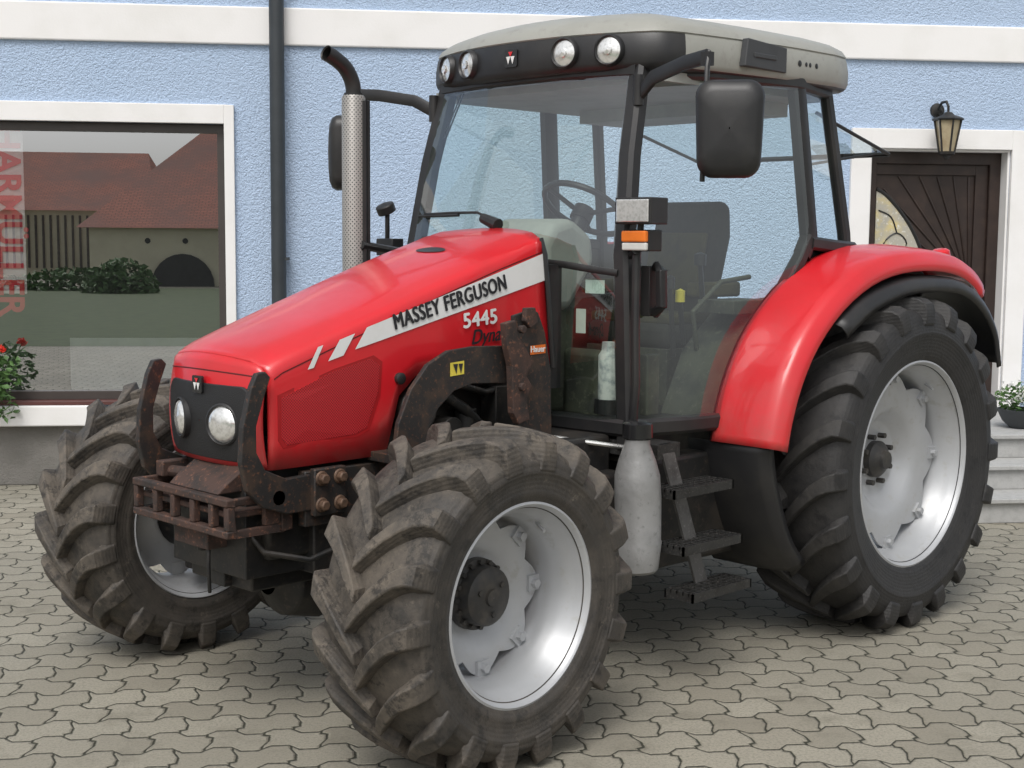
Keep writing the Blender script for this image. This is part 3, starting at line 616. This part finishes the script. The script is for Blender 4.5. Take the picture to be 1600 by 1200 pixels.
# ---- front weight carrier
b=MB()
X1=3.125; HWY=.315
b.box((2.90,-HWY+.02,.80),(X1-.03,HWY-.02,.822)); b.box((X1-.035,-HWY,.845),(X1,HWY,.872)); b.box((X1-.035,-HWY,.735),(X1,HWY,.762))
for y in (-.315,-.18,-.06,.07,.19,.287): b.box((X1-.035,y,.762),(X1-.004,y+.028,.845))
for y in (-HWY,HWY-.022):
    b.box((2.90,y,.845),(X1-.035,y+.022,.872)); b.box((2.90,y,.735),(X1-.035,y+.022,.762)); b.box((2.90,y,.762),(2.97,y+.022,.845))
b.box((2.85,-HWY,.735),(2.90,HWY,.872)); b.box((2.88,-.10,.66),(3.08,.12,.735))
b.prism([(2.86,.985),(2.95,.98),(3.06,.91),(3.10,.874),(2.86,.874)],-.10,.22,0)
b.cyl((3.0,-.26,.89),(3.0,-.10,.90),.022,12); b.box((2.90,-.29,.872),(3.04,-.24,.93))
b.out('weight_carrier',RUST,tr,smooth=30,bevel=.005)
b=MB(); b.box((2.70,-.24,.56),(3.00,.24,.90)); b.cyl((3.04,.02,.64),(3.04,.02,.74),.018,8); b.box((2.9,-.03,.50),(2.98,.07,.60)); b.tube([(3.06,.10,.70),(3.07,.11,.6),(3.06,.10,.50)],.008,6); b.tube([(2.98,.20,.74),(2.95,.28,.66),(2.80,.34,.62),(2.65,.36,.66)],.012,8)
b.out('towing_hitch',BLKM,tr,smooth=30,bevel=.01)
# ---- cab
def A(z): return (interp([(.9,1.485),(1.7,1.475),(2.1,1.41),(2.46,1.32)],z), interp([(.9,.685),(1.7,.64),(2.46,.575)],z))
def C(z):
    return (interp([(1.03,1.02),(1.10,.97),(1.25,.85),(1.40,.73),(1.55,.60),(1.68,.49),(1.78,.42),(2.46,.50)],z), interp([(1.0,.80),(1.7,.805),(2.46,.765)],z))
def Dd(z): return (interp([(1.7,.02),(2.46,.15)],z), interp([(1.7,.76),(2.46,.70)],z))
cb=MB()
ZZ=[.93,1.1,1.3,1.5,1.7,1.9,2.1,2.3,2.46]
for s in (1,-1):
    cb.tube([(A(z)[0]-.01,s*A(z)[1],z) for z in ZZ],0,sq=(.040,.036))
    cb.tube([(C(z)[0]-.035,s*(C(z)[1]-.01),z) for z in (1.70,1.78,1.95,2.2,2.46)],0,sq=(.03,.045))
    cb.tube([(C(z)[0]-.02,s*(C(z)[1]-.005),z) for z in (1.03,1.10,1.25,1.40,1.55,1.68,1.78)],0,sq=(.028,.03))
    cb.tube([(Dd(z)[0],s*Dd(z)[1],z) for z in (1.6,1.8,2.1,2.46)],0,sq=(.026,.026))
    cb.tube([(A(2.44)[0],s*A(2.44)[1],2.445),(1.0,s*.70,2.45),(.47,s*.765,2.45),(.14,s*.70,2.44)],0,sq=(.03,.03))
    cb.tube([(1.49,s*.69,1.01),(1.25,s*.76,1.01),(1.0,s*.80,1.01)],0,sq=(.03,.035))
    cb.tube([(.40,s*.80,1.755),(.2,s*.79,1.74),(0,s*.77,1.73)],0,sq=(.03,.03))
    cb.tube([(1.50,s*.64,1.63),(1.525,s*.50,1.645),(1.54,s*.38,1.66),(1.55,s*.24,1.67)],0,sq=(.010,.014))
    cb.prism([(1.02,1.0),(.85,1.24),(.60,1.54),(.42,1.74),(.0,1.72),(0,1.0)],min(s*.755,s*.775),max(s*.755,s*.775))
cb.tube([(A(2.44)[0],-.58,2.445),(1.385,-.3,2.45),(1.40,0,2.45),(1.385,.3,2.45),(A(2.44)[0],.58,2.445)],0,sq=(.03,.03))
cb.tube([(1.49,-.69,1.01),(1.53,0,1.01),(1.49,.69,1.01)],0,sq=(.03,.035))
cb.tube([(.05,-.74,1.35),(.05,.74,1.35)],0,sq=(.03,.04)); cb.tube([(.14,-.70,2.43),(.14,.70,2.43)],0,sq=(.03,.03))
cb.box((.0,-.75,.95),(.08,.75,1.33))
cab=cb.out('cab',BLK,tr,smooth=40,label='black framed glass cab')
def glassgrid(f0,f1,zs,n,bul,name,parent):
    rows=[]
    for z in zs:
        a=f0(z);c=f1(z); rows.append([Vector((a[0]+(c[0]-a[0])*k/n+bul[0]*(1-(2*k/n-1)**2),a[1]+(c[1]-a[1])*k/n+bul[1]*(1-(2*k/n-1)**2),z)) for k in range(n+1)])
    return MB().grid(rows).out(name,CGL,parent,smooth=60)
zz=[1.04+(2.43-1.04)*k/14 for k in range(15)]
glassgrid(lambda z:(A(z)[0]+.022,-A(z)[1]),lambda z:(A(z)[0]+.022,A(z)[1]),zz,12,(.07,0),'windshield',cab)
for s in (1,-1):
    glassgrid(lambda z:(A(z)[0]-.03,s*(A(z)[1]+.028)),lambda z:(C(z)[0],s*(C(z)[1]+.02)),zz,10,(0,s*.02),'door_glass',cab)
    glassgrid(lambda z:(C(z)[0]-.06,s*(C(z)[1]+.0)),lambda z:(Dd(z)[0],s*Dd(z)[1]),[1.76,2.0,2.2,2.43],4,(0,0),'quarter_glass',cab)
b=MB(); b.grid([[(.06,-.60,2.36),(.06,.60,2.36)],[(-.60,-.60,2.20),(-.60,.60,2.20)]]); b.out('rear_window',CGL,cab,smooth=0)
b=MB(); 
for y in (-.6,.6): b.tube([(.06,y,2.36),(-.60,y,2.20)],.009,8)
b.tube([(-.60,-.6,2.20),(-.60,.6,2.20)],.013,8); b.tube([(.06,.55,2.12),(-.56,.55,2.205)],.007,8); b.box((-.60,.2,2.185),(-.50,.4,2.205)); b.out('rear_window_frame',BLK,cab)
b=MB(); b.box((.12,-.68,2.40),(1.30,.68,2.44)); b.box((.15,-.5,2.34),(.5,.5,2.40)); b.out('headliner',TRIM,cab,smooth=0)
# interior
b=MB(); b.box((.22,-.26,1.26),(.70,.26,1.38)); 
b.prism([(.26,1.38),(.38,1.36),(.27,1.88),(.23,1.96),(.15,1.94),(.14,1.78)],-.20,.20); b.out('seat',SEAT,cab,smooth=30,bevel=.05,segs=4)
b=MB(); b.box((.30,-.25,1.37),(.68,.25,1.42)); b.prism([(.36,1.50),(.39,1.50),(.33,1.80),(.29,1.80)],-.17,.17); b.box((.30,.29,1.50),(.62,.37,1.57)); b.box((.30,-.37,1.50),(.62,-.29,1.57)); b.out('seat_cover',OLIVE,cab,smooth=30,bevel=.025,segs=3)
b=MB()
for s in (1,-1): b.prism([(.95,1.0),(.80,1.28),(.55,1.47),(.1,1.50),(.1,1.0)],min(s*.42,s*.74),max(s*.42,s*.74))
b.box((.20,-.25,.98),(.70,.25,1.26)); b.box((.45,.46,1.44),(.75,.66,1.50)); b.tube([(.80,.50,1.28),(.86,.52,1.45),(.70,.55,1.58),(.50,.56,1.60)],.012,8); b.out('console',TRIMD,cab,smooth=30,bevel=.03,segs=3)
b=MB(); b.prism([(1.42,1.45),(1.44,1.74),(1.38,1.83),(1.26,1.86),(1.12,1.78),(1.10,1.66),(1.26,1.45)],-.24,.17); b.out('dashboard',TRIM,cab,smooth=30,bevel=.045,segs=4)
b=MB(); b.box((1.20,-.14,1.0),(1.42,.14,1.48)); b.box((1.34,-.55,1.0),(1.45,-.10,1.70)); b.box((1.30,.20,1.0),(1.36,.42,1.3)); b.out('pedal_console',TRIMD,cab,smooth=30,bevel=.03,segs=3)
b=MB(); M=Matrix.Translation((1.00,0,1.90))@Matrix.Rotation(math.radians(-34),4,'Y')
b.tube([M@Vector((.20*math.cos(2*pi*k/32),.20*math.sin(2*pi*k/32),0)) for k in range(33)],.014,8)
for a in (90,210,330): b.tube([M@Vector((0,0,-.03)),M@Vector((.2*math.cos(math.radians(a)),.2*math.sin(math.radians(a)),0))],.012,6)
b.cyl(M@Vector((0,0,-.06)),M@Vector((0,0,0)),.05,16); b.cyl(M@Vector((0,0,-.35)),M@Vector((0,0,-.05)),.04,12); b.out('steering_wheel',BLK,cab)
for (x,y,z0,z1,kn,m_) in ((.66,.40,1.45,1.66,.028,BLK),(.85,.44,1.30,1.50,.022,YEL),(.92,.44,1.25,1.56,.02,BLK)):
    b=MB(); b.cyl((x-.03,y,z0),(x,y,z1),.012,8); b.rev([(0,.001),(0,kn),(.05,kn),(.06,.001)],(x,y,z1-.01),(0,0,1),12,1); b.out('gear_lever',[BLK,m_],cab)
b=MB(); b.cyl((1.42,.53,1.05),(1.42,.53,1.11),.06,16); b.rev([(0,.001),(0,.045),(.18,.045),(.20,.032),(.235,.03),(.235,.001)],(1.42,.53,1.11),(0,0,1),20,1); b.out('spray_can',[BLK,pm('can_print',(.62,.62,.59),.4,c2=(.30,.32,.33),ns=25)],cab)
PAP=pm('paper_sticker',(.55,.66,.60),.6)
for (y,z,w_,h_) in ((.47,1.545,.10,.055),(.42,1.38,.05,.10)):
    b=MB(); b.grid([[(1.505,y,z),(1.50,y+w_,z)],[(1.505,y,z+h_),(1.50,y+w_,z+h_)]]); b.out('notice',PAP,cab,smooth=0)
b=MB(); b.box((1.30,.66,1.05),(1.38,.70,1.3)); b.out('document_holder',TRIMD,cab,smooth=0,bevel=.006)
def ws(y,z): a=A(z); return Vector((a[0]+.022+.07*(1-(y/a[1])**2)+.02,y,z))
b=MB(); b.tube([ws(-.02,1.84),ws(-.12,1.875),ws(-.30,1.875),ws(-.52,1.87)],.006,8); b.tube([ws(-.25,1.865),ws(-.56,1.862)],.008,6); b.tube([ws(.02,1.82),ws(-.08,1.85)],[.028,.022],10); b.out('wiper',BLK,cab)
b=MB(); b.tube([ws(-.53,2.22)-Vector((.05,0,0)),ws(-.50,2.30)-Vector((.05,0,0)),ws(-.45,2.42)-Vector((.05,0,0))],.004,6); b.tube([ws(-.51,2.22)-Vector((.05,0,0)),ws(-.43,2.42)-Vector((.05,0,0))],.004,6); b.out('inner_strap',BLK,cab)
# ---- roof
def plan(sc,ins=0):
    P=[]
    for k in range(17):
        y=-.66+1.32*k/16; P.append((1.475-.155*(abs(y)/.66)**2.2,y))
    P+=[(1.27,.70),(1.20,.722),(1.05,.745),(.8,.775),(.5,.795),(.2,.795),(.08,.775),(.01,.72),(-.03,.6),(-.05,.3),(-.05,0),(-.05,-.3),(-.03,-.6),(.01,-.72),(.08,-.775),(.2,-.795),(.5,-.795),(.8,-.775),(1.05,-.745),(1.20,-.722),(1.27,-.70)]
    return [(.68+(x-.68)*sc[0],y*sc[1]) for x,y in P]
lv=[(2.440,(.93,.90)),(2.445,(.975,.965)),(2.455,(.992,.99)),(2.475,(1,1)),(2.53,(1,1)),(2.580,(.992,.99)),(2.592,(.985,.982)),(2.597,(.990,.988)),(2.625,(.975,.965)),(2.655,(.93,.90)),(2.68,(.86,.80)),(2.703,(.76,.68)),(2.722,(.6,.5)),(2.735,(.35,.3)),(2.74,(.02,.02))]
rb_=MB(); rows=[[Vector((x,y,z)) for x,y in plan(s)] for z,s in lv]; rb_.grid(rows,closed=True)
rb_.add([Vector((x,y,lv[0][0])) for x,y in plan(lv[0][1])],[tuple(range(len(rows[0])))])
for i,fc in enumerate(rb_.f):
    c=sum((rb_.v[k] for k in fc),Vector())/len(fc)
    if c.z<2.594 and c.x>1.20: rb_.m[i]=1
    if c.z<2.46: rb_.m[i]=1
roof=rb_.out('roof',[GREY,BLK],tr,smooth=45,label='grey cab roof with black front visor')
b=MB(); b.prism([(.90,2.485),(.60,2.48),(.60,2.585),(.88,2.60)],.765,.797); b.box((.84,.795,2.525),(.68,.802,2.545)) ; b.out('roof_hatch',pm('hatch_dark_grey',(.05,.052,.055),.5),roof,smooth=0,bevel=.004)
for x,r in ((.50,.014),(.45,.010),(.42,.010),(.37,.012)): b=MB(); b.rev([(0,r),(.002,.001)],(x,.796,2.53),(0,1,0),14); b.out('roof_plug',BLK,roof)
def xf(y): return 1.475-.155*(abs(y)/.66)**2.2
for y in (-.485,-.29,.29,.485):
    n=Vector((1,.30*y/.485,0)).normalized(); c=Vector((xf(y)-.006,y,2.525))
    b=MB(); b.rev([(-.02,.066),(.022,.064),(.028,.058),(.020,.052)],c,n,28,1); b.rev([(.018,.052),(.024,.032),(.027,.001)],c,n,28,0); b.rev([(.024,.020),(.034,.018),(.036,.001)],c,n,16,0)
    b.out('work_lamp',[LENS,BLK],roof,smooth=50)
emblem(roof,Matrix(((0,0,1,xf(0)+.0),(1,0,0,0),(0,1,0,2.527),(0,0,0,1))),.075)
# ---- fenders
def band(st,cs,side,mi=0,b=None,c0=(0,.74)):
    b=b or MB(); rows=[]
    for i,(x,z) in enumerate(st):
        a=Vector(st[max(0,i-1)]); c=Vector(st[min(len(st)-1,i+1)]); t=(c-a).normalized(); n=Vector((-t.y,t.x))
        if n.dot(Vector((x-c0[0],z-c0[1])))<0: n=-n
        rows.append([Vector((x+n.x*d,side*y,z+n.y*d)) for y,d in cs])
    b.grid(rows,mi); return b
def dense(st,k=3): return [(v.x,v.y) for v in catmull([(p[0],p[1],0) for p in st],k)]
FS=dense([(1.05,.925),(1.015,1.06),(.945,1.22),(.82,1.39),(.62,1.55),(.37,1.665),(.1,1.72),(-.2,1.728),(-.45,1.70),(-.62,1.64),(-.72,1.57)])
for s in (1,-1):
    b=band(FS,[(.775,.0),(.80,.018),(.84,.020),(.93,.012),(1.02,.0),(1.055,-.008),(1.078,-.022),(1.088,-.045),(1.095,-.052),(1.101,-.085),(1.094,-.095),(1.075,-.088)],s)
    fd=b.out('fender',RED,tr,smooth=50,solid=.006,label='red rear fender')
    b=band(FS,[(.772,.01),(.772,-.12),(.772,-.30)],s); b.out('fender_liner',BLK,fd,smooth=50)
    FL=dense([(.62,1.42),(.40,1.53),(.1,1.60),(-.2,1.61),(-.45,1.585),(-.66,1.49),(-.81,1.34),(-.87,1.17)])
    b=band(FL,[(.77,.0),(1.0,.0),(1.08,-.005),(1.115,-.02),(1.13,-.05),(1.125,-.075)],s); b.out('fender_flare',BLK,fd,smooth=50,solid=.008)
    LO=dense([(1.04,.93),(1.01,.78),(.94,.60),(.86,.46),(.76,.36)])
    b=band(LO,[(.60,.0),(.60,.012),(.85,.012),(1.0,.0),(1.035,-.03),(1.04,-.06)],s); b.out('mudguard_extension',BLK,fd,smooth=50,solid=.008)
    b=MB(); b.rev([(-.03,.001),(-.03,.05),(.02,.045),(.03,.03),(.03,.001)],(-.55,s*.93,1.70),(.2,0,1),20); b.out('tail_lamp',RED,fd)
# ---- steps ladder
b=MB(); b.prism([(1.475,.96),(1.40,.96),(1.30,.36),(1.375,.36)],.0,.012,1)
for v in b.v: v.y=v.y+.84+(.96-v.z)*.22
b.prism([(1.50,.96),(1.36,.96),(1.36,.90),(1.50,.90)],.60,.86)
for (z,y) in ((.80,.90),(.585,.95),(.41,1.0)):
    x0,x1=1.16,1.54
    b.box((x0,y-.06,z-.035),(x1,y-.052,z)); b.box((x0,y+.072,z-.035),(x1,y+.08,z)); b.box((x0,y-.06,z-.035),(x0+.008,y+.08,z)); b.box((x1-.008,y-.06,z-.035),(x1,y+.08,z))
    for k in range(4): b.box((x0,y-.032+k*.030,z-.012),(x1,y-.026+k*.030,z))
    for k in range(9): b.box((x0+.04+k*.038,y-.055,z-.010),(x0+.045+k*.038,y+.076,z-.001))
b.out('ladder',[pm('step_metal',(.035,.035,.034),.5,metal=.3,c2=(.022,.021,.02),ns=20,c3=(.13,.12,.11)),pm('stringer_metal',(.085,.082,.078),.5,metal=.3,c2=(.045,.042,.04),ns=14,c3=(.16,.155,.15))],tr,smooth=0)
# ---- canister
b=MB(); b.rev([(0,.001),(0,.076),(.012,.088),(.12,.091),(.125,.088),(.30,.091),(.38,.088),(.44,.072),(.50,.050),(.525,.048),(.525,.001)],(1.625,.87,.48),(0.02,.0,1),28)
cn=b.out('canister',CAN,tr,smooth=40,label='grey canister with black screw cap')
for v in cn.data.vertices: v.co+=Vector((.004*math.sin(v.co.z*40),.004*math.cos(v.co.z*31),0))
b=MB(); b.rev([(0,.001),(0,.052),(.008,.060),(.060,.058),(.070,.042),(.070,.001)],(1.635,.87,1.00),(0,0,1),24); b.out('cap',BLKG,cn,smooth=40)
b=MB(); b.cyl((1.75,.52,.98),(1.42,.82,.92),.010,8); b.out('support_rod',CHR,tr)
# ---- lamp cluster at front pillar
b=MB(); b.tube([(1.50,.735,1.74),(1.50,.735,1.40),(1.51,.75,1.20),(1.50,.73,1.05)],.018,10); b.tube([(1.47,.68,1.70),(1.52,.75,1.72)],.015,8); b.out('grab_rail',BLK,tr)
b=MB(); Mx=Matrix.Translation((1.52,.755,1.875))@Matrix.Rotation(.12,4,'Z')
b.box((-.085,-.085,-.052),(.035,.085,.052),1,Mx); b.box((.035,-.075,-.044),(.043,.075,.044),0,Mx); b.tube([(1.50,.755,1.83),(1.50,.745,1.74)],.014,8,1)
b.out('work_lamp',[LENS,BLK],tr,smooth=0,bevel=.010)
b=MB(); Mx=Matrix.Translation((1.52,.75,1.76)); b.box((-.08,-.065,-.042),(.0,.065,.042),0,Mx); b.box((0,-.062,-.006),(.022,.062,.038),1,Mx); b.box((0,-.062,-.039),(.018,.062,-.008),2,Mx)
b.out('turn_signal',[BLK,pm('amber_lens',(.85,.20,.02),.2,coat=.5),pm('clear_lens',(.7,.7,.66),.2,coat=.5)],tr,smooth=0,bevel=.006)
b=MB(); b.tube([(1.40,.745,1.66),(1.40,.78,1.64),(1.40,.785,1.50),(1.40,.745,1.47)],0,sq=(.018,.022)); b.box((1.36,.70,1.46),(1.43,.745,1.66)); b.out('door_handle',BLK,cab,smooth=40,bevel=.006)
s=-1
b=MB(); Mx=Matrix.Translation((1.50,s*.80,1.72)); b.box((-.05,-.06,-.04),(.02,.06,.04),0,Mx); b.tube([(1.44,s*.60,1.68),(1.50,s*.75,1.70)],0,sq=(.02,.02)); b.rev([(0,.001),(0,.045),(.04,.045),(.05,.001)],(1.5,s*.80,1.88),(.5,0,1),16); b.tube([(1.50,s*.8,1.74),(1.5,s*.8,1.9)],.012,8)
b.out('lamp_bracket',BLK,tr,smooth=30,bevel=.005)
# ---- mirrors
for s in (1,-1):
    b=MB()
    b.tube([(1.36,s*.62,2.345),(1.40,s*.72,2.40),(1.45,s*.92,2.435),(1.48,s*1.05,2.445)],0,sq=(.014,.027))
    b.tube([(1.37,s*.62,2.42),(1.37,s*.62,2.30)],.022,10)
    b.tube([(1.48,s*1.05,2.465),(1.51,s*1.07,2.40),(1.52,s*1.075,2.20),(1.52,s*1.065,1.98)],.010,8)
    b.box((1.47,min(s*1.03,s*1.07),2.41),(1.50,max(s*1.03,s*1.07),2.46))
    b.cyl((1.50,s*1.07,2.12),(1.50,s*1.12,2.12),.03,10)
    mr=b.out('mirror_arm',BLK,tr,smooth=40)
    nrm=Vector((.80,s*.60,0)).normalized(); tx=Vector((0,0,1)).cross(nrm).normalized(); c=Vector((1.50,s*1.17,2.17))
    P=rrect(.126,.178,.06,6); P=[(x*(1-.10*max(0,-z)/.178),z) for x,z in P]; rings=[]
    for sc_,o in ((.90,-.022),(1.0,-.018),(1.0,.010),(.93,.032),(.75,.045),(.4,.05),(.02,.052)): rings.append([c+tx*(y*sc_)+Vector((0,0,1))*(z*sc_)+nrm*o for y,z in P])
    b=MB(); b.grid(rings,closed=True); b.out('mirror_housing',BLK,mr,smooth=45)
    b=MB(); b.add([c+tx*(y*.9)+Vector((0,0,1))*(z*.9)-nrm*.0235 for y,z in P],[tuple(range(len(P)))]); b.out('mirror_glass',pm('mirror_silver',(.85,.85,.85),.02,metal=1,rv=0.),mr,smooth=0)
# ---- exhaust
def perfmat():
    m,nt,b=nodes('perforated_shield'); co=objco(nt); s=nt.nodes.new('ShaderNodeSeparateXYZ'); nt.links.new(co,s.inputs[0])
    ang=Mth(nt,'ARCTAN2',Mth(nt,'ADD',s.outputs[1],.62),Mth(nt,'SUBTRACT',s.outputs[0],1.84))
    a=Mth(nt,'SINE',Mth(nt,'MULTIPLY',ang,18.)); z=Mth(nt,'SINE',Mth(nt,'MULTIPLY',s.outputs[2],330.))
    k=ramp(nt,Mth(nt,'MULTIPLY',a,z),.45,.6); nt.links.new(mixc(nt,k,(.32,.31,.29),(.04,.04,.04)),b.inputs['Base Color']); b.inputs['Metallic'].default_value=.3; b.inputs['Roughness'].default_value=.45; return m
b=MB(); b.rev([(1.20,.052),(2.375,.052),(2.385,.045),(2.385,.03)],(1.84,-.62,0),(0,0,1),32,0)
pp=catmull([(1.84,-.62,2.34),(1.84,-.62,2.40),(1.85,-.62,2.45),(1.885,-.62,2.50),(1.94,-.62,2.535),(1.99,-.62,2.555)],5)
b.tube(pp,.034,20,1,cap=False,up=(0,1,0)); b.tube([pp[-1],pp[-1]-(pp[-1]-pp[-3])*.3],[.0345,.030],20,1,cap=False,up=(0,1,0)); b.cyl((1.84,-.62,2.37),(1.84,-.62,2.395),.042,20,1)
b.box((1.795,-.60,1.30),(1.81,-.56,2.36),1)
b.tube([(1.82,-.57,2.36),(1.82,-.57,1.3)],.012,8,1); b.tube([(1.84,-.57,1.73),(1.6,-.60,1.70),(1.5,-.62,1.69)],.02,8,1); b.tube([(1.84,-.57,1.62),(1.5,-.62,1.62)],.015,8,1)
b.out('exhaust_stack',[perfmat(),BLK],tr,smooth=40)
print('done')
